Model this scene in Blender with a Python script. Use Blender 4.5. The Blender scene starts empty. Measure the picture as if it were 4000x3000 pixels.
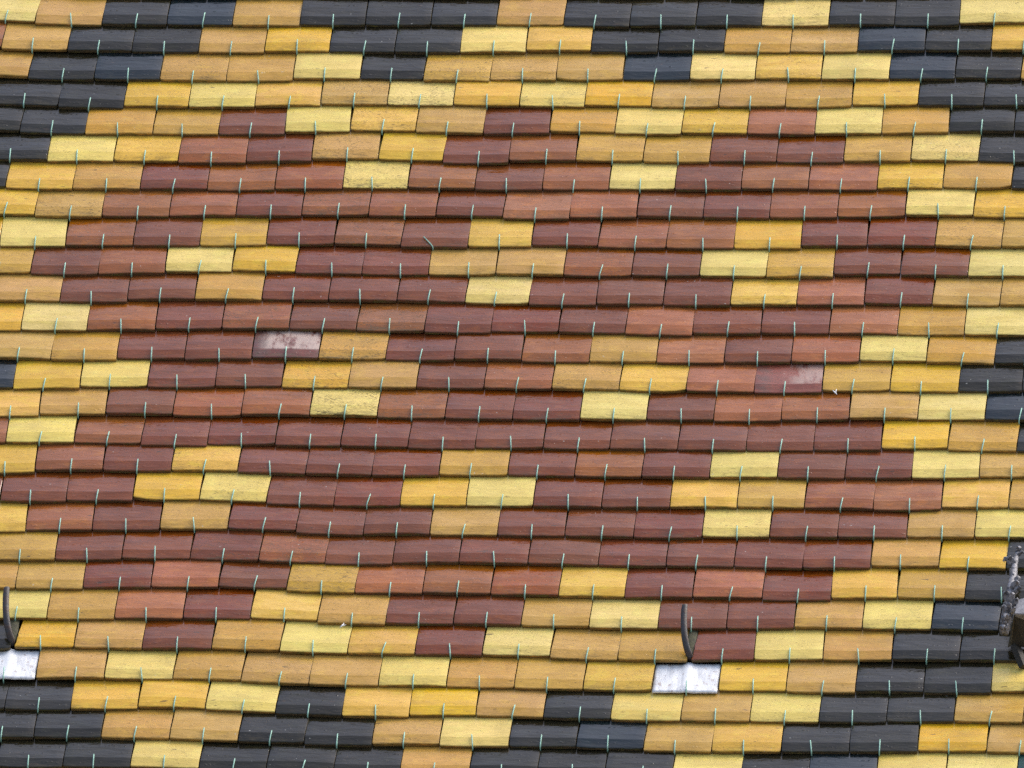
import bpy, bmesh, math, random
from mathutils import Vector, Matrix, noise
R = random.Random(11)
scene = bpy.context.scene
COL = scene.collection

# ------------------------------------------------------------------ camera
PITCH = math.radians(55)            # the roof's slope
ROOF_Z = 21.3                       # height of the middle of the slope above the ground
CAMDATA = {'d': [-0.0884864, 0.9465893, 0.3100627], 'r': [0.9960512, 0.0818297, 0.0344376], 'u': [-0.0072259, -0.3118856, 0.9500922], 'C': [5.5888, -59.787, -19.5837], 'lens': 823.23}
cam = bpy.data.objects.new("camera", bpy.data.cameras.new("camera"))
COL.objects.link(cam)
cd, cr, cu, cc = (Vector(CAMDATA[k]) for k in ("d", "r", "u", "C"))
m = Matrix((cr, cu, -cd)).transposed().to_4x4()
m.translation = cc + Vector((0, 0, ROOF_Z))
cam.matrix_world = m
cam.data.sensor_width = 36
cam.data.lens = CAMDATA["lens"]
cam.data.clip_start = 1.0
cam.data.clip_end = 6000
scene.camera = cam

# ------------------------------------------------------------------ sky, sun, exposure
SUN_EL, SUN_AZ = math.radians(58), math.radians(76)     # overcast: the bright part of the cloud is high up, beyond the ridge
world = bpy.data.worlds.new("World")
scene.world = world
world.use_nodes = True
nt = world.node_tree
sky = nt.nodes.new("ShaderNodeTexSky")
sky.sky_type = "NISHITA"
sky.sun_disc = False
sky.sun_elevation = SUN_EL
sky.sun_rotation = SUN_AZ
sky.dust_density = 4
sky.air_density = 1.0
sky.ozone_density = 1.0
bg = nt.nodes["Background"]
bg.inputs["Strength"].default_value = 0.15
nt.links.new(sky.outputs[0], bg.inputs["Color"])
sl = bpy.data.lights.new("sun", "SUN")
sl.energy = 1.4
sl.angle = math.radians(45)
sl.color = (1.0, 0.94, 0.85)
sun = bpy.data.objects.new("sun", sl)
COL.objects.link(sun)
sdir = Vector((math.cos(SUN_EL) * math.sin(SUN_AZ), math.cos(SUN_EL) * math.cos(SUN_AZ), math.sin(SUN_EL)))
sun.rotation_euler = (-sdir).to_track_quat("-Z", "Y").to_euler()
sun.location = sdir * 60
vs = scene.view_settings
scene.display_settings.display_device = "sRGB"
vs.view_transform = "Standard"
vs.look = "None"
vs.exposure = 0.95
vs.gamma = 1.0
vs.use_curve_mapping = False
scene.render.engine = "CYCLES"
scene.cycles.use_denoising = False

# ------------------------------------------------------------------ material helpers
class NG:
    def __init__(s, name):
        s.m = bpy.data.materials.new(name)
        s.m.use_nodes = True
        s.t = s.m.node_tree
        s.p = s.t.nodes["Principled BSDF"]
    def n(s, typ, **kw):
        x = s.t.nodes.new(typ)
        for k, v in kw.items():
            setattr(x, k, v)
        return x
    def set(s, sock, v):
        if isinstance(v, bpy.types.NodeSocket):
            s.t.links.new(v, sock)
        else:
            sock.default_value = v
    def math(s, op, a, b=0.0, c=None, clamp=False):
        x = s.n("ShaderNodeMath", operation=op, use_clamp=clamp)
        s.set(x.inputs[0], a)
        s.set(x.inputs[1], b)
        if c is not None:
            s.set(x.inputs[2], c)
        return x.outputs[0]
    def vmath(s, op, a, b):
        x = s.n("ShaderNodeVectorMath", operation=op)
        s.set(x.inputs[0], a)
        s.set(x.inputs[1], b)
        return x.outputs[0]
    def mix(s, fac, a, b, mode="MIX"):
        x = s.n("ShaderNodeMix", data_type="RGBA", blend_type=mode)
        s.set(x.inputs[0], fac)
        s.set(x.inputs[6], a if isinstance(a, bpy.types.NodeSocket) else (*a, 1))
        s.set(x.inputs[7], b if isinstance(b, bpy.types.NodeSocket) else (*b, 1))
        return x.outputs[2]
    def noise(s, vec, scale, detail=3.0, rough=0.55, dist=0.0):
        x = s.n("ShaderNodeTexNoise")
        s.set(x.inputs["Vector"], vec)
        x.inputs["Scale"].default_value = scale
        x.inputs["Detail"].default_value = detail
        x.inputs["Roughness"].default_value = rough
        x.inputs["Distortion"].default_value = dist
        return x.outputs[0]
    def ramp(s, f, a, b, smooth=True):
        x = s.n("ShaderNodeMapRange", interpolation_type="SMOOTHSTEP" if smooth else "LINEAR")
        s.set(x.inputs[0], f)
        x.inputs[1].default_value = a
        x.inputs[2].default_value = b
        return x.outputs[0]
    def bump(s, h, strength, dist, normal=None):
        x = s.n("ShaderNodeBump")
        x.inputs["Strength"].default_value = strength
        x.inputs["Distance"].default_value = dist
        s.set(x.inputs["Height"], h)
        if normal is not None:
            s.set(x.inputs["Normal"], normal)
        return x.outputs[0]


def glaze(name, base, rough=0.2, spec=0.5, tone_var=0.10, pit=0.5, bleach=False):
    """Fired clay tile under an old glaze: streaks along the tile, pits, burr marks, grime, each tile offset by its own random number."""
    g = NG(name)
    tc = g.n("ShaderNodeTexCoord")
    oi = g.n("ShaderNodeObjectInfo")
    at = g.n("ShaderNodeAttribute", attribute_type="OBJECT", attribute_name="wear")
    ob = tc.outputs["Object"]
    rnd = oi.outputs["Random"]
    off = g.n("ShaderNodeCombineXYZ")
    g.set(off.inputs[0], g.math("MULTIPLY", rnd, 37.0))
    g.set(off.inputs[1], g.math("MULTIPLY", rnd, 91.0))
    g.set(off.inputs[2], g.math("MULTIPLY", rnd, 53.0))
    pos = g.vmath("ADD", ob, off.outputs[0])
    stretch = g.vmath("MULTIPLY", pos, (0.30, 1.0, 1.0))
    wide = g.vmath("MULTIPLY", pos, (0.16, 1.0, 1.0))
    wear = at.outputs["Fac"]
    # tone of the whole tile, then clouds and streaks inside it
    r2 = g.math("FRACT", g.math("MULTIPLY", rnd, 17.31))
    r3 = g.math("FRACT", g.math("MULTIPLY", rnd, 71.77))
    hsv = g.n("ShaderNodeHueSaturation")
    g.set(hsv.inputs["Color"], (*base, 1))
    g.set(hsv.inputs["Hue"], g.math("MULTIPLY_ADD", r2, 0.016, 0.492))
    g.set(hsv.inputs["Saturation"], g.math("MULTIPLY_ADD", r3, 0.16, 0.90))
    g.set(hsv.inputs["Value"], g.math("MULTIPLY_ADD", rnd, 2 * tone_var, 1 - tone_var))
    cloud = g.noise(stretch, 22, 4, 0.6)
    streak = g.noise(wide, 330, 3, 0.6)
    c = hsv.outputs[0]
    c = g.mix(g.ramp(cloud, 0.35, 0.75), c, tuple(min(1, x * (0.74 if base[0] < 0.4 else 0.84)) for x in base), "MIX")
    fire = g.ramp(g.noise(g.vmath("MULTIPLY", pos, (0.6, 1.0, 1.0)), 34, 3, 0.6), 0.50, 0.68)      # uneven firing: warmer, thinner glaze
    c = g.mix(g.math("MULTIPLY", fire, 0.55 if base[0] < 0.4 else 0.30), c, (min(0.7, base[0] * 1.28), min(0.62, base[1] * 1.42), base[2] * 1.15))
    c = g.mix(g.math("MULTIPLY", g.ramp(streak, 0.42, 0.70), 0.40), c, tuple(x * 0.62 for x in base))
    # pinholes and lichen specks: more of them where the tile is worn
    n1 = g.noise(stretch, 430, 2, 0.5)
    lo = g.math("MULTIPLY_ADD", wear, -0.12, 0.690 - 0.05 * pit)
    patch = g.ramp(g.noise(pos, 26, 3, 0.6), 0.36, 0.62)
    speck = g.math("MULTIPLY", g.ramp(g.math("SUBTRACT", n1, lo), -0.02, 0.03), g.math("MULTIPLY_ADD", patch, 0.75, 0.25))
    c = g.mix(g.math("MULTIPLY", speck, 0.70), c, (0.045, 0.030, 0.014))
    # single blots and dirt along the lower edge
    sep = g.n("ShaderNodeSeparateXYZ")
    g.set(sep.inputs[0], ob)
    blot = g.ramp(g.noise(stretch, 62, 2, 0.5), 0.735, 0.76)
    c = g.mix(g.math("MULTIPLY", blot, 0.7), c, (0.05, 0.032, 0.018))
    lime = g.ramp(g.noise(pos, 95, 1, 0.4), 0.795, 0.815)
    c = g.mix(g.math("MULTIPLY", lime, 0.35), c, (0.55, 0.55, 0.50))
    low = g.ramp(sep.outputs[1], 0.030, 0.002)
    dirt = g.math("MULTIPLY", g.math("MULTIPLY", low, g.ramp(g.noise(stretch, 75, 4, 0.65), 0.46, 0.66)), g.math("MULTIPLY_ADD", wear, 0.6, 0.22))
    c = g.mix(dirt, c, (0.055, 0.042, 0.014))
    geo = g.n("ShaderNodeNewGeometry")                              # thin grime that runs across several tiles
    wide_g = g.ramp(g.noise(g.vmath("MULTIPLY", geo.outputs["Position"], (1.0, 0.6, 0.45)), 5.5, 5, 0.65), 0.50, 0.72)
    c = g.mix(g.math("MULTIPLY", wide_g, 0.22), c, tuple(0.35 * x + 0.010 for x in base))
    if bleach:                                                    # lime bloom on two old red tiles
        bl = g.ramp(g.noise(g.vmath("MULTIPLY", pos, (1, 0.35, 1)), 30, 6, 0.75), 0.36, 0.54)
        up = g.ramp(sep.outputs[1], 0.030, 0.040)
        side = g.ramp(sep.outputs[0], -0.085 if bleach == 1 else -0.03, -0.045 if bleach == 1 else 0.045)
        c = g.mix(g.math("MULTIPLY", g.math("MULTIPLY", bl, up), g.math("MULTIPLY", side, 0.72 if bleach == 1 else 0.5)), c, (0.47, 0.37, 0.31))
        lich = g.math("MULTIPLY", g.ramp(sep.outputs[0], -0.035, -0.065), g.ramp(g.noise(stretch, 70, 4, 0.65), 0.36, 0.56))
        c = g.mix(g.math("MULTIPLY", lich, 0.45), c, (0.060, 0.050, 0.038))
    g.set(g.p.inputs["Base Color"], c)
    rr = g.math("MULTIPLY_ADD", g.ramp(streak, 0.3, 0.8), 0.07, rough)
    rr = g.math("ADD", rr, g.math("MULTIPLY", speck, 0.4), clamp=True)
    g.set(g.p.inputs["Roughness"], g.math("ADD", rr, g.math("MULTIPLY", dirt, 0.4), clamp=True))
    g.set(g.p.inputs["Specular IOR Level"], g.math("MULTIPLY_ADD", r3, 0.36 * spec, 0.82 * spec))
    # burr marks left by the mould: three rows of small bumps across the tile
    hs = None
    jit = g.math("ADD", sep.outputs[0], g.math("MULTIPLY_ADD", g.noise(pos, 28, 1), 0.044, -0.022))
    jity = g.math("ADD", sep.outputs[1], g.math("MULTIPLY_ADD", g.noise(pos, 33, 1), 0.018, -0.009))
    for y0, sp, ph in ((0.017, 0.030, 0.0), (0.062, 0.037, 0.012), (0.094, 0.030, 0.005)):
        xx = g.math("SUBTRACT", g.math("PINGPONG", g.math("ADD", jit, 1.0 + ph), sp / 2), sp / 4)
        yy = g.math("SUBTRACT", jity, y0)
        d2 = g.math("ADD", g.math("MULTIPLY", g.math("MULTIPLY", xx, xx), 0.5), g.math("MULTIPLY", yy, yy))
        h = g.ramp(d2, 0.0000130, 0.0)
        hs = h if hs is None else g.math("ADD", hs, h)
    hs = g.math("MULTIPLY", hs, g.ramp(g.noise(pos, 70, 2), 0.46, 0.68))
    nb = g.bump(hs, 0.36, 0.0013)
    nb = g.bump(cloud, 0.75, 0.0042, nb)
    nb = g.bump(streak, 0.20, 0.0008, nb)
    nb = g.bump(speck, -0.35, 0.001, nb)
    g.set(g.p.inputs["Normal"], nb)
    return g.m


def edge_mat(name, clay, moss_amount):
    g = NG(name)
    tc = g.n("ShaderNodeTexCoord")
    oi = g.n("ShaderNodeObjectInfo")
    pos = g.vmath("ADD", tc.outputs["Object"], g.vmath("MULTIPLY", oi.outputs["Random"], (37.0, 91.0, 53.0)))
    st = g.vmath("MULTIPLY", pos, (0.45, 1, 1))
    a = g.ramp(g.noise(st, 95, 4, 0.65), 0.30, 0.60)
    b = g.ramp(g.noise(st, 60, 3, 0.6), 0.52, 0.66)
    sep = g.n("ShaderNodeSeparateXYZ")
    g.set(sep.inputs[0], tc.outputs["Object"])
    lowz = g.ramp(sep.outputs[2], -0.002, -0.009)
    c = g.mix(g.math("MULTIPLY", g.math("MAXIMUM", a, lowz), moss_amount), clay, (0.080, 0.056, 0.020))
    c = g.mix(g.math("MULTIPLY", b, moss_amount), c, (0.095, 0.092, 0.018))
    g.set(g.p.inputs["Base Color"], c)
    g.p.inputs["Roughness"].default_value = 0.75
    g.set(g.p.inputs["Normal"], g.bump(g.noise(st, 160, 4, 0.7), 0.8, 0.002))
    return g.m


# glaze colours (code in the table -> part name, colour, roughness, specular, pits)
KINDS = {
    "P": ("cream_tile", (0.67, 0.50, 0.125), 0.24, 0.30, 0.5),
    "Y": ("amber_tile", (0.63, 0.365, 0.038), 0.20, 0.30, 0.4),
    "O": ("ochre_tile", (0.485, 0.272, 0.047), 0.22, 0.32, 0.5),
    "R": ("russet_tile", (0.265, 0.083, 0.014), 0.05, 0.44, 0.7),
    "S": ("brick_red_tile", (0.33, 0.104, 0.028), 0.10, 0.40, 0.4),
    "M": ("maroon_tile", (0.172, 0.043, 0.008), 0.03, 0.46, 0.3),
    "K": ("black_tile", (0.0185, 0.0160, 0.0085), 0.03, 0.40, 0.0),
    "B": ("blue_black_tile", (0.008, 0.0135, 0.016), 0.04, 0.5, 0.0),
    "G": ("dark_green_tile", (0.008, 0.045, 0.040), 0.2, 0.5, 0.0),
}
E_YEL = edge_mat("mossy_edge_golden", (0.42, 0.23, 0.04), 0.76)
E_RED = edge_mat("mossy_edge_red", (0.15, 0.045, 0.022), 0.80)
E_BLK = edge_mat("mossy_edge_black", (0.025, 0.022, 0.017), 0.80)
EDGE = {"P": E_YEL, "Y": E_YEL, "O": E_YEL, "R": E_RED, "S": E_RED, "M": E_RED, "W": E_RED, "V": E_RED, "K": E_BLK, "B": E_BLK, "G": E_BLK}
MAT = {k: glaze(v[0].replace("tile", "glaze"), v[1], v[2], v[3], 0.09, v[4]) for k, v in KINDS.items()}
KINDS["W"] = ("maroon_tile",)
KINDS["V"] = ("brick_red_tile",)
MAT["W"] = glaze("bloomed_maroon_glaze", (0.15, 0.035, 0.022), 0.3, 0.5, 0.05, 1.0, bleach=1)
MAT["V"] = glaze("bloomed_red_glaze", (0.23, 0.06, 0.035), 0.3, 0.5, 0.05, 1.0, bleach=2)


def simple(name, col, rough, metal=0.0, var=0.35, scale=90, bump=0.3, dark=(0.03, 0.03, 0.02)):
    g = NG(name)
    tc = g.n("ShaderNodeTexCoord")
    oi = g.n("ShaderNodeObjectInfo")
    pos = g.vmath("ADD", tc.outputs["Object"], g.vmath("MULTIPLY", oi.outputs["Random"], (37.0, 91.0, 53.0)))
    n = g.noise(pos, scale, 4, 0.65)
    g.set(g.p.inputs["Base Color"], g.mix(g.math("MULTIPLY", g.ramp(n, 0.4, 0.7), var), col, dark))
    g.p.inputs["Roughness"].default_value = rough
    g.p.inputs["Metallic"].default_value = metal
    g.set(g.p.inputs["Normal"], g.bump(n, bump, 0.003))
    return g.m


VERDIGRIS = simple("verdigris_copper", (0.24, 0.46, 0.37), 0.6, 0.0, 0.55, 160, 0.3, (0.13, 0.17, 0.13))
IRON = simple("painted_iron", (0.028, 0.027, 0.029), 0.6, 0.0, 0.9, 60, 0.5, (0.045, 0.020, 0.010))
MOSSY = simple("mossy_strap", (0.05, 0.048, 0.02), 0.85, 0.0, 0.7, 60, 0.8, (0.02, 0.018, 0.01))
DECK = simple("dark_boarding", (0.012, 0.010, 0.008), 0.9)
CREST = simple("weathered_lead", (0.20, 0.20, 0.22), 0.55, 0.0, 0.95, 75, 1.0, (0.015, 0.015, 0.018))
LEADROOF = simple("pale_lead_sheet", (0.22, 0.22, 0.24), 0.5, 0.0, 0.7, 45, 0.6, (0.07, 0.07, 0.08))
DARKWOOD = simple("dark_timber", (0.016, 0.013, 0.009), 0.75, 0.0, 0.6, 60, 0.6, (0.012, 0.012, 0.008))
WORNWOOD = simple("worn_timber", (0.060, 0.050, 0.030), 0.75, 0.0, 0.6, 50, 0.6, (0.03, 0.028, 0.018))
FEATHER = simple("white_down", (0.75, 0.75, 0.74), 0.9, 0.0, 0.2)
GROUND = simple("paving", (0.28, 0.26, 0.24), 0.9, 0.0, 0.4, 0.3, 0.2, (0.20, 0.19, 0.17))


def lead_plate_mat():
    g = NG("streaked_lead_plate")
    tc = g.n("ShaderNodeTexCoord")
    st = g.vmath("MULTIPLY", tc.outputs["Object"], (1.0, 0.16, 1.0))
    a = g.noise(st, 58, 3, 0.55)
    b = g.noise(st, 46, 2, 0.5)
    fine = g.noise(g.vmath("MULTIPLY", tc.outputs["Object"], (1, 0.6, 1)), 70, 2, 0.5)
    c = g.mix(g.ramp(a, 0.38, 0.70), (0.70, 0.71, 0.72), (0.50, 0.51, 0.53))
    c = g.mix(g.math("MULTIPLY", g.ramp(b, 0.58, 0.66), 0.6), c, (0.80, 0.80, 0.80))
    c = g.mix(g.math("MULTIPLY", g.ramp(fine, 0.60, 0.68), 0.6), c, (0.30, 0.22, 0.18))
    g.set(g.p.inputs["Base Color"], c)
    g.p.inputs["Roughness"].default_value = 0.55
    g.set(g.p.inputs["Normal"], g.bump(a, 0.25, 0.003))
    return g.m


LEAD = lead_plate_mat()

# ------------------------------------------------------------------ object helpers
def link(name, mesh, mats=(), parent=None, loc=(0, 0, 0), rot=(0, 0, 0), scale=(1, 1, 1)):
    o = bpy.data.objects.new(name, mesh)
    COL.objects.link(o)
    for i, mm in enumerate(mats):
        if mesh.materials and i < len(mesh.materials):
            o.material_slots[i].link = "OBJECT"
            o.material_slots[i].material = mm
        else:
            mesh.materials.append(mm)
    o.parent = parent
    o.location, o.rotation_euler, o.scale = loc, rot, scale
    return o


def tag(o, label, cat, group=None, kind=None):
    o["label"], o["category"] = label, cat
    if group:
        o["group"] = group
    if kind:
        o["kind"] = kind


def tube(bm, pts, radii, seg=8, flat=1.0, cap=True):
    """A bent rod through pts; flat < 1 squeezes it in the direction of its first normal."""
    pts = [Vector(p) for p in pts]
    rings = []
    side = None
    for i, p in enumerate(pts):
        t = (pts[min(i + 1, len(pts) - 1)] - pts[max(i - 1, 0)]).normalized()
        if side is None:
            side = Vector((1, 0, 0))
        s = (side - t * side.dot(t)).normalized()
        side = s
        n = t.cross(s)
        r = radii[i] if isinstance(radii, (list, tuple)) else radii
        rings.append([bm.verts.new(p + s * math.cos(a) * r + n * math.sin(a) * r * flat) for a in (2 * math.pi * k / seg for k in range(seg))])
    for a, b in zip(rings, rings[1:]):
        for k in range(seg):
            bm.faces.new((a[k], a[(k + 1) % seg], b[(k + 1) % seg], b[k]))
    if cap:
        bm.faces.new(rings[0][::-1])
        bm.faces.new(rings[-1])


def to_mesh(bm, name, smooth=True):
    bmesh.ops.recalc_face_normals(bm, faces=bm.faces)
    me = bpy.data.meshes.new(name)
    bm.to_mesh(me)
    bm.free()
    if smooth:
        for p in me.polygons:
            p.use_smooth = True
    return me


def smooth_path(pts, n=4):
    pts = [Vector(p) for p in pts]
    out = []
    for i in range(len(pts) - 1):
        p0, p1, p2, p3 = pts[max(i - 1, 0)], pts[i], pts[i + 1], pts[min(i + 2, len(pts) - 1)]
        for k in range(n):
            t = k / n
            out.append(0.5 * ((2 * p1) + (p2 - p0) * t + (2 * p0 - 5 * p1 + 4 * p2 - p3) * t * t + (3 * p1 - p0 - 3 * p2 + p3) * t ** 3))
    out.append(pts[-1])
    return out


# ------------------------------------------------------------------ ground far below
bm = bmesh.new()
for x, y in ((-3000, -3000), (3000, -3000), (3000, 3000), (-3000, 3000)):
    bm.verts.new((x, y, 0))
bm.faces.new(bm.verts)
g_ = link("ground", to_mesh(bm, "ground", False), [GROUND])
g_["kind"] = "structure"

# ------------------------------------------------------------------ the roof slope: local x along the eaves, y up the slope, z out of it
roof = bpy.data.objects.new("tiled_roof", None)
COL.objects.link(roof)
roof.location = (0, 0, ROOF_Z)
roof.rotation_euler = (PITCH, 0, 0)
tag(roof, "steep roof slope of glazed tiles in black, cream, amber, ochre and red diamonds", "roof", kind="thing")

TW, GAUGE, TILT, THICK, CREASE = 0.182, 0.130, 0.145, 0.0106, 0.036


def tile_mesh(seed, broken=False, chip=0):
    r = random.Random(seed)
    xs = [-0.5, -0.484, -0.36, -0.18, 0.0, 0.18, 0.36, 0.484, 0.5]
    ys = [0.0, 0.0018, 0.018, CREASE, 0.040, 0.062, 0.092, 0.126, 0.180, 0.272]
    bow = r.uniform(-0.0012, 0.0018)
    twist = r.uniform(-0.010, 0.010)
    ph = r.uniform(0, 50)
    wob = r.uniform(0.0006, 0.0016)
    cl, cr_ = r.choice((0.001, 0.0015, 0.003, 0.006)), r.choice((0.001, 0.0015, 0.003, 0.006))
    sag = r.uniform(-0.002, 0.002)
    crs = r.uniform(-0.003, 0.004)
    width = TW - 0.0030

    def h(x, y):
        if y < CREASE + crs:
            z = 0.0026 * y / CREASE
        else:
            z = 0.0078 - TILT * y
        z += bow * (1 - 4 * x * x) * (1 if y < 0.1 else 0.5) + twist * x * (0.13 - min(y, 0.13)) 
        z += 0.0005 * noise.noise(Vector((x * 3 + ph, y * 14, ph)))
        return z
    bm = bmesh.new()
    top, under = [], []
    for j, y in enumerate(ys):
        ra, rb = [], []
        for i, x in enumerate(xs):
            yy = y
            if j in (3, 4):
                yy += crs
            if j <= 1:
                yy += wob * noise.noise(Vector((x * 5 + ph, 3.1, 0))) + sag * (1 - 4 * x * x)
                if x < -0.45:
                    yy += cl * (1.0 if x < -0.49 else 0.25)
                if x > 0.45:
                    yy += cr_ * (1.0 if x > 0.49 else 0.25)
                if chip == 1 and x > 0.3:
                    yy += 0.010 * (x - 0.28) / 0.22
                if chip == 2 and x < -0.3:
                    yy += 0.008 * (-x - 0.28) / 0.22
            xx = x * width
            if broken:
                left = -0.5 * width + 0.009 + 0.10 * min(yy, 0.09) + 0.006 * noise.noise(Vector((yy * 120, ph, 0)))
                xx = left + (x + 0.5) * (0.5 * width - left)
            else:
                xx += 0.0006 * noise.noise(Vector((yy * 30, ph + (9 if x > 0 else 0), 2)))
            z = h(x, yy)
            zt = z
            if abs(x) > 0.495:
                zt -= 0.0004
            if j == 0:
                zt -= 0.0016
                yy -= 0.0002
            ra.append(bm.verts.new((xx, yy, zt)))
            rb.append(bm.verts.new((xx, yy + (0.0016 if j == 0 else 0), 0.0 - TILT * max(yy, 0) - THICK + 0.0004 * noise.noise(Vector((x * 4, yy * 9, ph + 4))))))
        top.append(ra)
        under.append(rb)
    nx, ny = len(xs), len(ys)
    fl = []
    for j in range(ny - 1):
        for i in range(nx - 1):
            f = bm.faces.new((top[j][i], top[j][i + 1], top[j + 1][i + 1], top[j + 1][i]))
            f.smooth = True
    for i in range(nx - 1):                                       # lower edge
        f = bm.faces.new((under[0][i], under[0][i + 1], top[0][i + 1], top[0][i]))
        f.material_index = 1
        f = bm.faces.new((top[-1][i], top[-1][i + 1], under[-1][i + 1], under[-1][i]))
        f.material_index = 1
    for j in range(ny - 1):                                       # the two long sides
        for i, s in ((0, 1), (nx - 1, -1)):
            q = (top[j][i], top[j + 1][i], under[j + 1][i], under[j][i])
            f = bm.faces.new(q if s > 0 else q[::-1])
            f.material_index = 1
    for i in range(nx - 1):                                       # underside as one strip
        f = bm.faces.new((under[0][i + 1], under[0][i], under[-1][i], under[-1][i + 1]))
        f.material_index = 1
    for e in bm.edges:
        e.smooth = True
        if len({f.material_index for f in e.link_faces}) > 1:
            e.smooth = False
        if all(v in top[3] for v in e.verts) or all(v in top[1] for v in e.verts):
            e.smooth = False
    bmesh.ops.recalc_face_normals(bm, faces=bm.faces)
    me = bpy.data.meshes.new("tile")
    bm.to_mesh(me)
    bm.free()
    me.materials.append(MAT["K"])
    me.materials.append(E_BLK)
    return me


TILES = [tile_mesh(100 + i) for i in range(16)]
CHIPPED = [tile_mesh(300, chip=1), tile_mesh(301, chip=2)]
BROKEN = tile_mesh(400, broken=True)


def clip_mesh(seed):
    """Copper wire hook: out of the joint below, round the lower edge and a little way up the face."""
    r = random.Random(seed)
    dx, ln, lift = r.gauss(0, 0.0012), r.uniform(0.036, 0.043), r.uniform(0.0035, 0.005)
    pts = [(0, 0.010, -0.0215), (0, -0.001, -0.0185), (0, -0.0044, -0.012), (0.1 * dx, -0.0048, -0.005), (0.2 * dx, -0.0036, 0.0012),
           (0.4 * dx, 0.003, 0.0036), (0.7 * dx, ln * 0.55, 0.0056), (dx, ln, 0.0026 + lift)]
    bm = bmesh.new()
    tube(bm, pts, [0.0018] * 7 + [0.0016], 7)
    me = to_mesh(bm, "hook")
    me.materials.append(VERDIGRIS)
    return me


CLIPS = [clip_mesh(i) for i in range(10)]

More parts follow.
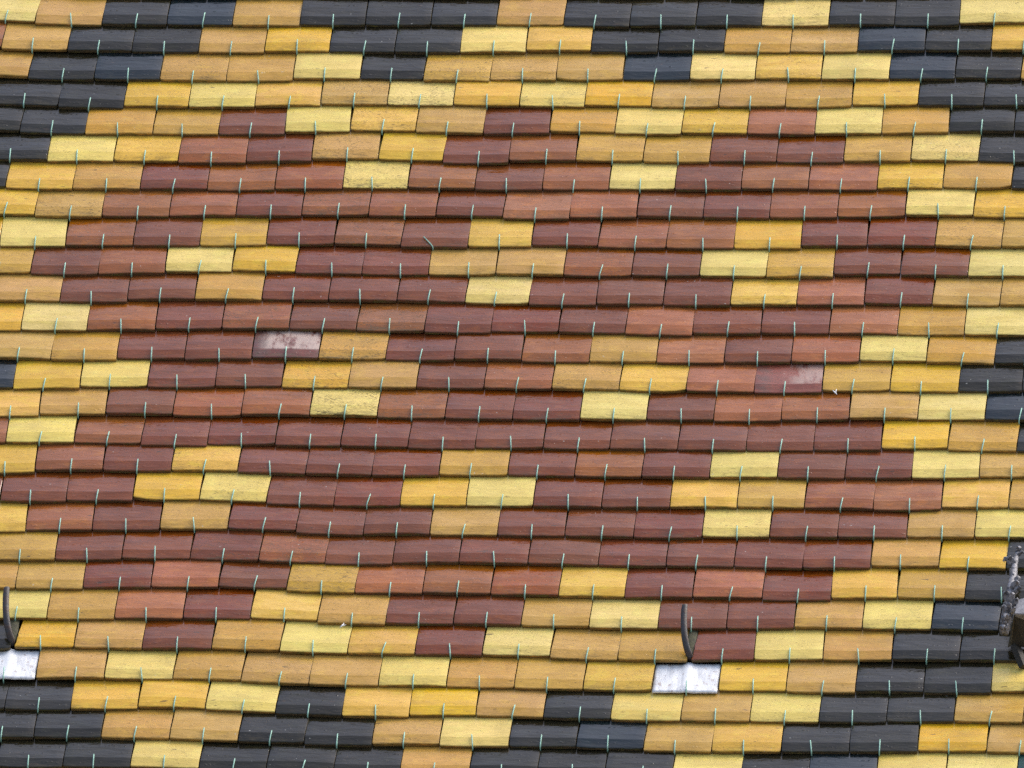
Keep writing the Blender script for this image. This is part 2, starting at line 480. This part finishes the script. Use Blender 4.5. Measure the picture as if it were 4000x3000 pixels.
TABLE = """-15378,16584,1833,-566,99,P;-13529,16412,1864,-278,85,O;-11699,16415,1797,-3,44,K;-9891,16410,1819,-28,85,B;-8046,16398,1870,48,62,O;-6207,16439,1809,135,12,K;-4398,16480,1810,72,3,K;-2588,16483,1809,60,6,K;-754,16517,1860,-40,-12,O;1087,16459,1823,-40,-67,K;2913,16493,1828,98,-48,K;4732,16518,1810,73,-49,K;6565,16537,1857,123,-52,P;8400,16593,1812,122,-29,K;10199,16611,1787,210,19,K;12015,16720,1844,360,21,P
-16193,15336,1828,-364,-49,R;-14361,15225,1835,-277,-55,O;-12549,15168,1789,-139,-42,K;-10730,15141,1848,-39,-36,K;-8896,15144,1822,98,-30,O;-7090,15200,1790,85,2,Y;-5295,15196,1801,-27,52,K;-3489,15184,1812,36,-13,K;-1675,15218,1816,185,11,P;127,15296,1787,86,33,Y;1942,15269,1844,61,57,K;3774,15333,1818,11,63,K;5598,15276,1831,-13,37,O;7442,15325,1857,187,9,O;9295,15389,1848,161,18,B;11127,15423,1817,111,-6,K;12957,15457,1843,111,-35,Y
-15330,13980,1825,-412,43,O;-13504,13855,1825,-225,40,K;-11679,13844,1825,-87,27,B;-9846,13802,1841,-50,-21,O;-8007,13814,1838,212,-31,O;-6165,13931,1846,224,-65,P;-4372,13949,1741,-113,-27,K;-2582,13862,1838,-75,3,O;-752,13903,1823,137,-12,O;1080,13945,1840,125,-48,O;2918,13979,1836,62,-52,B;4736,13983,1799,111,-26,P;6543,14047,1816,112,3,Y;8382,14051,1861,62,-7,P;10216,14085,1809,186,-34,B;12022,14163,1802,37,-39,K;13844,14107,1842,-187,-23,O
-14376,12630,1822,-434,-42,K;-12558,12498,1813,-62,-52,K;-10759,12592,1785,124,21,Y;-8952,12574,1829,100,20,P;-7134,12653,1807,249,29,Y;-5315,12725,1832,113,-7,O;-3489,12721,1820,26,-32,P;-1672,12740,1816,-24,15,Y;134,12707,1795,62,28,P;1949,12778,1835,38,5,Y;3788,12730,1844,-23,-10,O;5628,12764,1836,88,-46,O;7461,12783,1829,212,-22,O;9279,12892,1807,124,-9,Y;11083,12859,1801,-24,24,K;12902,12878,1838,63,-15,K
-15328,11475,1820,-457,-19,K;-13514,11337,1808,-283,-21,K;-11674,11303,1871,-35,-32,O;-9835,11315,1806,27,-95,O;-8019,11320,1827,237,-42,M;-6213,11459,1783,348,-54,P;-4421,11531,1801,-11,-22,Y;-2589,11453,1865,-146,-78,O;-747,11442,1818,138,-110,M;1058,11536,1793,26,-77,O;2866,11458,1824,-35,-50,P;4680,11515,1804,27,-39,Y;6510,11474,1856,27,-38,S;8354,11531,1831,163,-48,P;10188,11573,1837,249,-46,O;11997,11682,1780,187,-4,K;13805,11687,1835,14,22,K
-14441,10073,1812,-133,-127,K;-12620,10033,1828,-22,-96,P;-10818,10060,1776,-84,-48,Y;-8995,9982,1869,40,-25,R;-7164,10084,1793,398,-4,M;-5355,10223,1825,175,49,O;-3555,10191,1777,-269,26,Y;-1762,10060,1809,3,67,M;62,10192,1838,250,95,R;1898,10212,1835,-21,79,O;3728,10179,1825,-21,52,O;5557,10199,1832,28,35,M;7389,10196,1834,114,38,M;9224,10268,1836,189,82,O;11068,10311,1851,41,27,P;12910,10293,1833,-58,55,K
-15474,8827,1812,-254,15,K;-13642,8750,1851,-118,-8,Y;-11792,8755,1850,42,-11,O;-9944,8776,1846,5,-15,M;-8095,8759,1852,67,-37,R;-6238,8816,1862,189,-100,R;-4418,8873,1778,127,-85,P;-2612,8893,1834,-32,-51,R;-769,8854,1851,-32,-59,M;1067,8874,1821,103,-69,R;2879,8916,1803,41,-49,P;4686,8899,1811,66,-47,M;6509,8956,1836,91,-57,R;8367,8954,1879,128,-61,S;10200,9033,1788,189,-53,Y;12030,9068,1871,5,-28,O;13880,9036,1830,-105,-51,K
-14554,7569,1809,-301,81,Y;-12726,7478,1847,-92,50,O;-10881,7513,1845,129,52,R;-9045,7556,1827,104,42,R;-7234,7576,1794,128,48,M;-5420,7633,1835,67,77,R;-3583,7616,1840,6,68,R;-1745,7637,1834,-178,65,M;85,7509,1826,-55,-31,S;1914,7603,1832,250,-48,S;3734,7661,1809,30,-10,M;5545,7621,1814,-19,29,M;7379,7649,1853,190,23,R;9226,7736,1842,239,-30,R;11075,7794,1854,43,-31,P;12916,7763,1828,-104,-64,Y
-13575,6108,1797,263,57,P;-11752,6188,1847,105,87,R;-9916,6172,1826,31,73,M;-8095,6207,1817,190,68,O;-6264,6287,1844,129,-34,M;-4428,6285,1828,-176,-44,R;-2597,6180,1834,-79,-55,M;-813,6237,1734,188,-7,Y;960,6294,1812,6,65,M;2795,6241,1858,-114,83,R;4650,6225,1851,-17,76,R;6488,6231,1827,251,55,Y;8299,6377,1795,275,68,M;10120,6398,1848,7,62,M;11948,6381,1808,-30,71,O;13764,6379,1823,-6,77,O
-14418,4910,1801,-175,23,O;-12592,4856,1852,-16,-8,M;-10755,4900,1822,239,-7,R;-8935,5002,1817,250,11,P;-7162,5052,1728,-104,63,Y;-5385,4939,1827,-200,95,M;-3562,4930,1820,44,145,M;-1737,4966,1831,69,175,O;102,4972,1846,-16,73,O;1952,4956,1853,-3,61,R;3802,4970,1848,9,29,M;5634,4962,1817,-53,19,P;7455,4938,1824,214,0,O;9275,5092,1815,190,11,M;11101,5054,1837,-89,30,M;12930,5038,1821,-52,34,P
-13498,3613,1796,-52,-41,O;-11680,3597,1838,216,-63,M;-9843,3744,1837,228,-40,M;-8012,3735,1824,9,-65,O;-6195,3749,1810,9,-56,M;-4354,3741,1872,-39,-67,M;-2490,3726,1856,-124,-77,M;-693,3666,1737,-186,-60,P;1094,3613,1838,-16,-10,M;2922,3656,1819,9,-31,M;4742,3618,1822,9,-23,M;6554,3661,1802,106,15,Y;8371,3682,1831,155,47,S;10208,3755,1845,70,62,M;12048,3725,1833,-75,30,O;13873,3710,1818,-51,19,O
-14435,2277,1793,-3,36,Y;-12641,2276,1795,94,34,P;-10813,2334,1861,228,2,R;-8980,2414,1806,107,6,M;-7164,2399,1826,-14,11,R;-5336,2406,1830,-50,-2,M;-3494,2369,1854,-171,-21,R;-1660,2302,1813,35,6,M;165,2390,1837,95,6,M;1987,2360,1808,-195,25,M;3805,2271,1828,11,29,S;5645,2366,1850,192,19,M;7494,2388,1848,36,-13,M;9344,2388,1852,-13,-26,S;11174,2380,1808,-14,-47,O;12985,2379,1815,-2,-16,P
-13503,1004,1792,-171,-6,O;-11709,952,1796,95,9,O;-9893,1061,1838,132,17,M;-8063,1032,1821,84,28,M;-6245,1112,1815,108,11,W;-4426,1097,1823,-85,-5,O;-2584,1061,1860,-24,4,M;-742,1083,1825,-48,-8,M;1091,1031,1841,-48,-7,R;2923,1053,1822,-24,-17,O;4749,1017,1829,12,-31,S;6572,1060,1817,132,-9,M;8399,1097,1837,192,-1,S;10223,1177,1809,12,2,P;12048,1104,1842,-133,30,O;13875,1096,1811,-24,-81,K
-14403,-323,1788,-49,-69,B;-12605,-338,1808,192,-88,Y;-10788,-207,1825,193,-110,P;-8955,-221,1841,73,-120,M;-7135,-163,1801,36,-84,M;-5333,-199,1802,-48,-35,Y;-3506,-192,1852,49,-35,O;-1665,-170,1830,13,-41,M;167,-184,1835,-47,-41,R;1995,-198,1822,-107,-45,O;3812,-249,1812,-107,-68,Y;5641,-263,1845,-47,-85,S;7480,-277,1835,157,-104,V;9311,-168,1826,133,-100,O;11151,-197,1854,12,-99,Y;12936,-161,1715,131,-71,K;14697,-117,1807,142,-26,K
-13582,-1604,1779,360,102,Y;-11795,-1494,1795,240,157,O;-9987,-1458,1822,14,159,M;-8147,-1486,1857,-9,122,R;-6293,-1464,1851,14,100,R;-4454,-1477,1827,-106,29,P;-2623,-1528,1835,-130,22,R;-790,-1556,1832,-46,5,M;1038,-1555,1825,38,11,M;2847,-1533,1793,49,-1,P;4650,-1526,1812,-46,28,M;6466,-1561,1821,98,55,S;8293,-1467,1834,253,45,R;10131,-1408,1842,74,24,O;11958,-1422,1812,-46,-17,P;13768,-1436,1806,-46,29,B
-14370,-2783,1781,74,27,R;-12559,-2761,1841,50,-12,P;-10733,-2753,1811,-165,-14,R;-8926,-2861,1802,-10,25,M;-7109,-2759,1833,110,5,M;-5309,-2794,1767,-106,47,M;-3513,-2823,1825,-165,41,M;-1693,-2894,1816,-45,33,M;133,-2850,1834,74,53,M;1948,-2849,1796,-21,35,M;3762,-2863,1832,-80,33,M;5599,-2898,1843,-44,23,M;7429,-2889,1817,87,13,M;9247,-2845,1817,289,11,M;11048,-2714,1786,62,5,Y;12869,-2807,1855,-199,-5,O;14698,-2835,1803,-92,-36,K
-13458,-4126,1772,432,72,Y;-11659,-3995,1825,218,47,R;-9824,-3994,1846,52,2,M;-8003,-3964,1797,-103,-21,Y;-6183,-4057,1842,-222,-33,M;-4367,-4099,1790,-104,-26,M;-2566,-4120,1812,39,-44,M;-737,-4075,1845,76,-90,O;1084,-4074,1798,-8,-112,M;2889,-4080,1812,-68,-78,R;4708,-4115,1827,-20,-56,M;6532,-4092,1821,16,-80,P;8350,-4105,1815,39,-93,M;10156,-4068,1796,110,-50,M;11959,-4038,1811,194,-23,P;13763,-3951,1797,288,-36,O
-12499,-5378,1773,122,-82,M;-10718,-5341,1790,229,-76,M;-8923,-5239,1798,75,-57,Y;-7120,-5295,1808,-351,-29,P;-5304,-5452,1822,-268,-6,M;-3501,-5458,1784,16,9,M;-1719,-5442,1782,39,11,Y;73,-5434,1800,-7,41,P;1892,-5446,1839,-42,27,M;3732,-5459,1841,18,36,M;5552,-5436,1800,76,56,Y;7354,-5413,1805,-7,54,O;9181,-5440,1849,-77,50,R;11021,-5459,1830,183,61,S;12831,-5329,1791,135,62,Y;14625,-5378,1797,-161,61,O
-13465,-6761,1768,312,21,Y;-11688,-6666,1787,253,10,R;-9887,-6607,1814,195,-1,M;-8064,-6547,1830,54,13,O;-6230,-6574,1838,-301,25,M;-4402,-6730,1818,-230,-13,M;-2600,-6714,1786,-18,-2,M;-797,-6741,1820,-65,-30,O;1016,-6753,1806,-41,8,M;2843,-6766,1848,-40,67,M;4688,-6778,1841,78,37,M;6508,-6718,1801,77,35,P;8320,-6731,1823,19,67,M;10156,-6707,1851,102,46,M;11987,-6669,1811,77,32,O;13789,-6660,1793,30,29,P
-12561,-7982,1767,171,-66,O;-10783,-7930,1790,195,-33,M;-8969,-7864,1836,55,-24,M;-7128,-7897,1846,-193,-56,M;-5310,-7981,1790,-240,-42,R;-3509,-8043,1813,18,-10,M;-1715,-7970,1775,101,19,M;98,-7982,1852,-62,24,M;1967,-8007,1886,-73,-20,M;3817,-8026,1815,-51,-101,M;5634,-8038,1819,-86,-103,M;7465,-8078,1843,-62,-71,M;9295,-8076,1816,196,-63,M;11111,-7959,1817,78,-119,O;12919,-8028,1798,-134,-124,Y;14713,-8040,1790,-40,-129,K
-13510,-9231,1767,-40,85,O;-11721,-9244,1812,102,59,O;-9904,-9170,1821,196,57,M;-8089,-9124,1810,114,74,S;-6268,-9100,1832,-273,54,M;-4435,-9290,1833,-367,24,O;-2607,-9323,1823,-15,31,S;-787,-9299,1819,-61,15,R;1035,-9360,1824,-156,4,R;2832,-9393,1770,-98,28,Y;4624,-9419,1814,-3,76,M;6463,-9395,1863,-95,68,S;8313,-9477,1837,44,21,M;10112,-9368,1760,219,31,Y;11893,-9344,1803,-62,89,O;13690,-9406,1789,-203,86,K
-12544,-10551,1764,-62,42,P;-10754,-10570,1814,44,-63,O;-8931,-10524,1833,115,-65,S;-7114,-10500,1800,21,-19,M;-5313,-10511,1803,-307,4,Y;-3494,-10686,1835,-248,1,O;-1674,-10662,1805,57,-18,M;134,-10652,1811,-60,-32,M;1950,-10698,1821,-188,-38,O;3780,-10766,1840,-94,-52,P;5616,-10755,1831,57,-24,M;7433,-10731,1803,115,-76,M;9239,-10686,1808,45,-51,O;11063,-10704,1840,-71,-45,P;12879,-10729,1793,-177,-66,B;14668,-10811,1786,-271,-73,K
-13380,-11897,1756,310,-88,K;-11660,-11803,1684,101,-53,Y;-9907,-11836,1822,-37,18,O;-8065,-11825,1863,0,7,M;-6221,-11836,1824,-210,-15,O;-4401,-11953,1816,-269,-12,P;-2593,-11999,1801,-94,36,Y;-795,-12010,1793,22,53,M;1007,-11986,1811,-210,57,P;2820,-12138,1816,-326,79,O;4660,-12183,1864,24,61,O;6475,-12124,1765,162,29,M;8272,-12085,1830,104,25,P;10102,-12060,1830,58,35,O;11915,-12050,1796,-1,28,K;13704,-12061,1782,-36,34,K
-12590,-13196,1755,197,169,L;-10801,-13136,1824,82,138,O;-8973,-13146,1831,-34,99,P;-7147,-13157,1822,-208,67,O;-5325,-13273,1823,-324,119,O;-3485,-13353,1856,-149,59,O;-1649,-13363,1814,-69,16,P;161,-13395,1806,-127,-20,O;1981,-13440,1835,-115,-47,O;3810,-13465,1822,-173,-90,Y;5612,-13545,1782,23,-27,L;7400,-13450,1793,82,21,Y;9217,-13496,1841,25,38,O;11041,-13436,1806,24,4,K;12841,-13481,1795,81,-13,K;14626,-13386,1775,313,33,P
-13300,-14475,1756,-105,17,K;-11542,-14507,1759,23,10,K;-9769,-14461,1788,174,25,Y;-7977,-14402,1794,-91,60,Y;-6143,-14517,1875,-415,50,P;-4315,-14653,1780,-300,-13,K;-2529,-14699,1792,24,6,Y;-746,-14639,1774,58,17,Y;1038,-14663,1794,-115,76,O;2827,-14709,1786,-183,70,K;4653,-14774,1865,-147,33,P;6504,-14798,1836,-31,-7,O;8339,-14793,1834,26,3,P;10150,-14782,1789,94,-9,K;11936,-14736,1784,106,14,K;13743,-14718,1831,48,26,O;15546,-14707,1774,37,-3,O
-12407,-15763,1750,128,9,K;-10638,-15725,1789,59,-13,K;-8830,-15727,1826,-90,-25,O;-7005,-15779,1824,-205,-26,O;-5211,-15852,1765,-287,-30,K;-3426,-15953,1805,-67,-25,K;-1626,-15893,1795,-32,-57,O;192,-15972,1842,-66,-37,P;2005,-15933,1784,-32,-53,K;3792,-15992,1789,-286,-49,B;5592,-16106,1811,-181,-66,O;7419,-16101,1844,27,-74,Y;9241,-16090,1800,61,-97,K;11046,-16064,1809,199,-107,K;12860,-15969,1819,84,-92,Y;14656,-16013,1773,-147,-20,O
-11525,-16998,1748,37,-48,K;-9753,-16987,1796,3,-79,K;-7943,-16996,1824,-123,-15,P;-6136,-17062,1790,-204,25,K;-4346,-17120,1790,-227,68,K;-2567,-17199,1768,-89,7,K;-764,-17174,1839,-30,-33,O;1054,-17218,1797,-111,-47,K;2847,-17241,1791,-89,45,K;4634,-17272,1783,-180,98,K;6436,-17350,1820,-145,16,P;8245,-17360,1798,4,-74,K;10041,-17348,1795,142,-57,B;11853,-17273,1829,109,96,P;13702,-17282,1868,29,12,P;15520,-17256,1768,85,-104,G"""
SPECKLED = {(6, 6): 1.0, (3, 6): 0.8, (4, 6): 0.75, (5, 5): 0.7, (13, 5): 0.8, (14, 5): 1.0, (12, 5): 0.9, (11, 6): 0.9, (11, 4): 0.7, (7, 5): 0.7,
            (19, 3): 0.7, (19, 4): 0.8, (20, 5): 0.75, (2, 7): 0.7, (2, 8): 0.7, (12, 4): 0.9, (3, 5): 0.7, (14, 6): 0.7, (2, 3): 0.6, (8, 14): 0.6,
            (8, 5): 0.6, (7, 1): 0.6, (5, 14): 0.6, (8, 12): 0.3}
grid = {}
n_tile = 0
for j, line in enumerate(TABLE.split("\n")):
    for k, rec in enumerate(line.split(";")):
        uu, vv, ww, rot, hu, code = rec.split(",")
        uu, vv, ww, rot, hu = (int(x) * 1e-4 for x in (uu, vv, ww, rot, hu))
        grid[(j, k)] = (uu, vv, ww, code)
        if code == "L":
            continue                                              # the lead plates belong to the ladder hooks
        me = TILES[R.randrange(len(TILES))]
        if (j, k) in ((6, 15), (13, 10)):
            me = CHIPPED[0]
        if (j, k) in ((2, 9), (17, 2)):
            me = CHIPPED[1]
        if (j, k) in ((22, 11), (22, 1)):
            me = BROKEN
        name = KINDS[code][0]
        z = abs(R.gauss(0, 0.0011))
        t = link(name, me, [MAT[code], EDGE[code]], roof, (uu, vv, z),
                 (R.gauss(0, 0.009), R.gauss(0, 0.006), rot + R.gauss(0, 0.005)), (ww / TW, 1, 1))
        t["wear"] = SPECKLED.get((j, k), max(0.0, R.gauss(0.16, 0.14)))
        if code == "W":
            t["label"] = "maroon tile with a whitish lime bloom over its upper half"
        elif code == "V":
            t["label"] = "brick red tile with a pale bloom on its right half and dark lichen specks"
        elif me is BROKEN:
            t["label"] = "tile with a broken ragged left side beside the iron hook"
        elif (j, k) == (6, 6):
            t["label"] = "cream tile covered in dark lichen specks"
        lean = R.gauss(0, 0.055)
        if (j, k) == (8, 6):
            hu, lean = hu + 0.0, 0.62
        c = link("copper_hook", CLIPS[R.randrange(len(CLIPS))], [], t, (hu * TW / ww, R.gauss(0, 0.0012), 0.0), (0, 0, lean), (TW / ww, 1, R.uniform(0.95, 1.1)))
        n_tile += 1

# boarding under the tiles, and the same roof going on outside the picture as one joined part
bm = bmesh.new()
bmesh.ops.create_cube(bm, size=1.0)
for v in bm.verts:
    v.co = Vector((v.co.x * 6.4, v.co.y * 7.0 - 0.1, v.co.z * 0.03 - 0.095))
link("roof_boarding", to_mesh(bm, "roof_boarding", False), [DECK], roof)

verts, faces, mats = [], [], []
codes = list("PYORMKB")
def outer_tile(u, v):
    me = TILES[R.randrange(len(TILES))]
    b = len(verts)
    a = R.gauss(0, 0.006)
    for q in me.vertices:
        verts.append((u + q.co.x - a * q.co.y, v + q.co.y + a * q.co.x, q.co.z))
    mi = R.choice((0, 1, 2, 2, 3, 4, 4, 5, 5, 5, 6))
    e = 0 if mi < 3 else (1 if mi < 5 else 2)
    for p in me.polygons:
        faces.append(tuple(b + i for i in p.vertices))
        mats.append(7 + e if p.material_index else mi)
nrow = 1 + max(j for j, k in grid)
for j in range(-9, nrow + 9):
    jj = j
    if j < 0:
        jj = (-j) % 2
    elif j >= nrow:
        jj = nrow - 1 - ((j - nrow + 1) % 2)
    row = [grid[q] for q in sorted(q for q in grid if q[0] == jj)]
    dv = (jj - j) * GAUGE
    if 0 <= j < nrow:
        spots = []
    else:
        spots = [(t[0], t[1] + dv) for t in row]
    spots += [(row[0][0] - TW * i, row[0][1] + dv) for i in range(1, 7)] + [(row[-1][0] + TW * i, row[-1][1] + dv) for i in range(1, 7)]
    for u, v in spots:
        outer_tile(u, v)
me = bpy.data.meshes.new("outer_tiling")
me.from_pydata(verts, [], faces)
for cde in codes:
    me.materials.append(MAT[cde])
for e in (E_YEL, E_RED, E_BLK):
    me.materials.append(e)
me.polygons.foreach_set("material_index", mats)
me.polygons.foreach_set("use_smooth", [mm < 7 for mm in mats])
o = link("outer_tiling", me, [], roof)
o["kind"] = "stuff"

# ------------------------------------------------------------------ two iron ladder hooks with their lead plates
def on_roof(p):
    return Vector((p[0], p[1], p[2]))


def ladder_hook(path, strap, cell, label):
    root = bpy.data.objects.new("roof_hook", None)
    COL.objects.link(root)
    uu, vv, ww, _ = grid[cell]
    rm = Matrix.Translation(roof.location) @ Matrix.Rotation(PITCH, 4, "X")
    root.matrix_world = rm @ Matrix.Translation((uu, vv, 0))
    tag(root, label, "roof hook", "iron ladder hooks on the tiled roof")
    o0 = Vector((uu, vv, 0))
    bm = bmesh.new()
    pts = smooth_path([on_roof(p) - o0 for p in path], 4)
    n = len(pts)
    tube(bm, pts, [0.0092 if i < n - 2 else 0.0084 for i in range(n)], 10, 0.75)
    for e in bm.edges:
        e.smooth = True
    link("iron_bar", to_mesh(bm, "iron_bar"), [IRON], root)
    bm = bmesh.new()
    tube(bm, smooth_path([on_roof(p) - o0 for p in strap], 3), 0.013, 8, 0.3)
    link("mossy_strap", to_mesh(bm, "mossy_strap"), [MOSSY], root)
    # lead plate: a dressed sheet with a raised ridge in the middle where the bar comes through
    bm = bmesh.new()
    nx, ny = 22, 12
    w2 = ww / 2 - 0.003
    vs_ = {}
    bx = (on_roof(path[1]) - o0).x
    for a in range(nx + 1):
        for b in range(ny + 1):
            x = -w2 + 2 * w2 * a / nx
            y = 0.145 * b / ny
            z = 0.0005 - 0.125 * y + 0.0007 * noise.noise(Vector((x * 26, y * 9, 3.0 + uu)))
            z += 0.006 * math.exp(-((x - bx) / 0.012) ** 2) * (0.35 + 0.65 * min(1, y / 0.1))
            if b == 0:
                y += 0.0015 * noise.noise(Vector((x * 50, 0, uu)))
            vs_[a, b] = bm.verts.new((x, y, z))
    for a in range(nx):
        for b in range(ny):
            bm.faces.new((vs_[a, b], vs_[a + 1, b], vs_[a + 1, b + 1], vs_[a, b + 1]))
    rim = [vs_[a, 0] for a in range(nx + 1)] + [vs_[nx, b] for b in range(1, ny + 1)] + [vs_[a, ny] for a in range(nx - 1, -1, -1)] + [vs_[0, b] for b in range(ny - 1, 0, -1)]
    low = [bm.verts.new(v.co + Vector((0, 0.0006, -0.005))) for v in rim]
    for a in range(len(rim)):
        b = (a + 1) % len(rim)
        bm.faces.new((rim[b], rim[a], low[a], low[b]))
    link("lead_plate", to_mesh(bm, "lead_plate"), [LEAD], root)
    hk = link("copper_hook", CLIPS[3], [], root, (R.uniform(-0.004, 0.004) + 0.005, 0, 0.001), (0, 0, 0.03))
    return root


ladder_hook([(0.5646, -1.1943, -0.012), (0.563, -1.1989, 0.004), (0.554, -1.1813, 0.024), (0.5468, -1.1412, 0.042), (0.5433, -1.0906, 0.052), (0.543, -1.0524, 0.058)], [(0.5627, -1.1904, -0.008), (0.5638, -1.142, -0.006), (0.5651, -1.0775, -0.012), (0.5656, -1.0387, -0.02)], (23, 10), "dark curved iron hook over the lead plate between ochre and broken maroon tile")
ladder_hook([(-1.2499, -1.1587, -0.012), (-1.2507, -1.1583, 0.004), (-1.2588, -1.142, 0.024), (-1.2675, -1.1017, 0.042), (-1.2732, -1.0437, 0.052), (-1.2747, -1.0004, 0.058)], [(-1.2514, -1.1497, -0.008), (-1.2506, -1.1098, -0.006), (-1.252, -1.0522, -0.012), (-1.2541, -1.0204, -0.02)], (23, 0), "dark curved iron hook above a lead plate cut by the left edge of the photo")

# ------------------------------------------------------------------ corner of a dormer at the right, with its leafy lead crest
RM = Matrix.Translation(roof.location) @ Matrix.Rotation(PITCH, 4, "X")
dorm = bpy.data.objects.new("dormer", None)
COL.objects.link(dorm)
D0 = Vector((1.43, -1.30, 0))
dorm.matrix_world = RM @ Matrix.Translation(D0)
tag(dorm, "corner of a small dark dormer with weathered leafy lead crest among black tiles", "dormer")


def dpart(name, bm, mat, parent=dorm, smooth=True):
    return link(name, to_mesh(bm, name, smooth), [mat], parent)


def solid(pts, back):
    """A closed slab: the outline pts (front) joined to the same outline moved by back."""
    bm = bmesh.new()
    f = [bm.verts.new(Vector(p) - D0) for p in pts]
    b = [bm.verts.new(Vector(p) - D0 + Vector(back)) for p in pts]
    bm.faces.new(f)
    bm.faces.new(b[::-1])
    for i in range(len(pts)):
        k = (i + 1) % len(pts)
        bm.faces.new((f[k], f[i], b[i], b[k]))
    bmesh.ops.bevel(bm, geom=bm.edges[:], offset=0.0025, segments=1, affect="EDGES")
    return bm


crest = [(1.4151, -0.7886, 0.05), (1.4124, -0.8658, 0.07), (1.4137, -0.9343, 0.085), (1.4125, -1.0027, 0.1), (1.413, -1.0644, 0.11), (1.4154, -1.126, 0.12), (1.4129, -1.1745, 0.12), (1.4071, -1.1928, 0.1), (1.403, -1.2121, 0.09)]
bm = bmesh.new()
pts = smooth_path([Vector(p) - D0 for p in crest], 4)
rad = [0.006 + 0.006 * min(1, i / 14) + 0.002 * noise.noise(Vector((i * 0.9, 0, 0))) for i in range(len(pts))]
rad[-1] = 0.002
tube(bm, pts, rad, 8)
cr0 = dpart("crest", bm, CREST)
leaves = [(1.417, -0.8078, 0.06), (1.423, -0.8261, 0.06), (1.4057, -0.8851, 0.08), (1.4093, -0.9654, 0.1), (1.4233, -0.9944, 0.1), (1.4301, -1.0651, 0.12), (1.4076, -1.1117, 0.13), (1.4314, -1.1439, 0.14), (1.4066, -1.1655, 0.13), (1.4295, -1.1893, 0.15), (1.414, -1.1956, 0.13), (1.4074, -1.2149, 0.12), (1.4033, -1.2261, 0.11)]
lr = random.Random(3)
leaves = leaves + [tuple(a + lr.uniform(-0.014, 0.014) for a in p) for p in leaves[2:]]
for i, p in enumerate(leaves):
    # a curled lead leaf: a short tapering tube rolled over at its end
    rr = random.Random(40 + i)
    q = Vector(p) - D0
    near = min(pts, key=lambda s: (s - q).length)
    outw = (q - near)
    outw = outw.normalized() if outw.length > 0.002 else Vector((rr.choice((-1, 1)), 0.2, 0.5)).normalized()
    up = Vector((0, 0.8, 0.6))
    s = rr.uniform(0.0075, 0.013)
    path = [near, near + (q - near) * 0.6 + up * s * 0.2, q + up * s * 0.7, q + outw * s * 0.8 + up * s * 1.2, q + outw * s * 1.5 + up * s * 0.6, q + outw * s * 1.1 + up * s * 0.1]
    bm = bmesh.new()
    tube(bm, smooth_path(path, 3), [s * (0.45 + 0.4 * math.sin(k * 0.3)) for k in range(16)], 7, 0.4)
    for v in bm.verts:
        v.co += Vector((noise.noise(v.co * 160), noise.noise(v.co * 160 + Vector((5, 0, 0))), noise.noise(v.co * 160 + Vector((0, 7, 0))))) * 0.003
    dpart("crest_leaf", bm, CREST, cr0)
dpart("lead_roof", solid([(1.4301, -1.1843, 0.14), (1.4322, -1.1358, 0.14), (1.4386, -1.1195, 0.14), (1.4566, -1.1112, 0.14), (1.4609, -1.1859, 0.14)], (0.01, 0.02, -0.06)), LEADROOF, smooth=False)
dpart("eaves_box", solid([(1.4284, -1.1813, 0.13), (1.4622, -1.1728, 0.13), (1.4598, -1.1894, 0.03), (1.4179, -1.1799, 0.03)], (0.02, 0.05, -0.02)), DARKWOOD, smooth=False)
dpart("side_board", solid([(1.4283, -1.1839, 0.132), (1.4321, -1.1763, 0.032), (1.4177, -1.1825, 0.032), (1.4068, -1.1687, 0.012)], (0.006, 0.010, 0.004)), WORNWOOD, smooth=False)
bm = bmesh.new()
sp = [Vector(p) - D0 for p in [(1.4291, -1.1777, 0.03), (1.4549, -1.2395, 0.005)]]
tube(bm, [sp[0], sp[0].lerp(sp[1], 0.5), sp[1]], 0.013, 4)
dpart("bracket", bm, DARKWOOD, smooth=False)

# ------------------------------------------------------------------ two small feathers caught on the tiles
def feather(p, rz, label):
    bm = bmesh.new()
    tube(bm, [(0, -0.009, 0), (0.001, 0, 0.0015), (0, 0.010, 0.004)], [0.0008, 0.0028, 0.0006], 6, 0.4)
    tube(bm, [(0.001, -0.003, 0.001), (0.006, 0.003, 0.003), (0.010, 0.006, 0.005)], [0.0012, 0.0018, 0.0005], 6, 0.4)
    o = link("feather", to_mesh(bm, "feather"), [FEATHER])
    o.matrix_world = RM @ Matrix.Translation(p) @ Matrix.Rotation(rz, 4, "Z")
    tag(o, label, "feather", "small white feathers on the roof")


feather((0.8758, -0.0352, 0.004), 0.7, "tiny white feather caught under an ochre tile edge right of a bloomed red tile")
feather((-0.3726, -1.0841, 0.004), -0.6, "tiny white feather under an ochre tile edge above a cream tile")
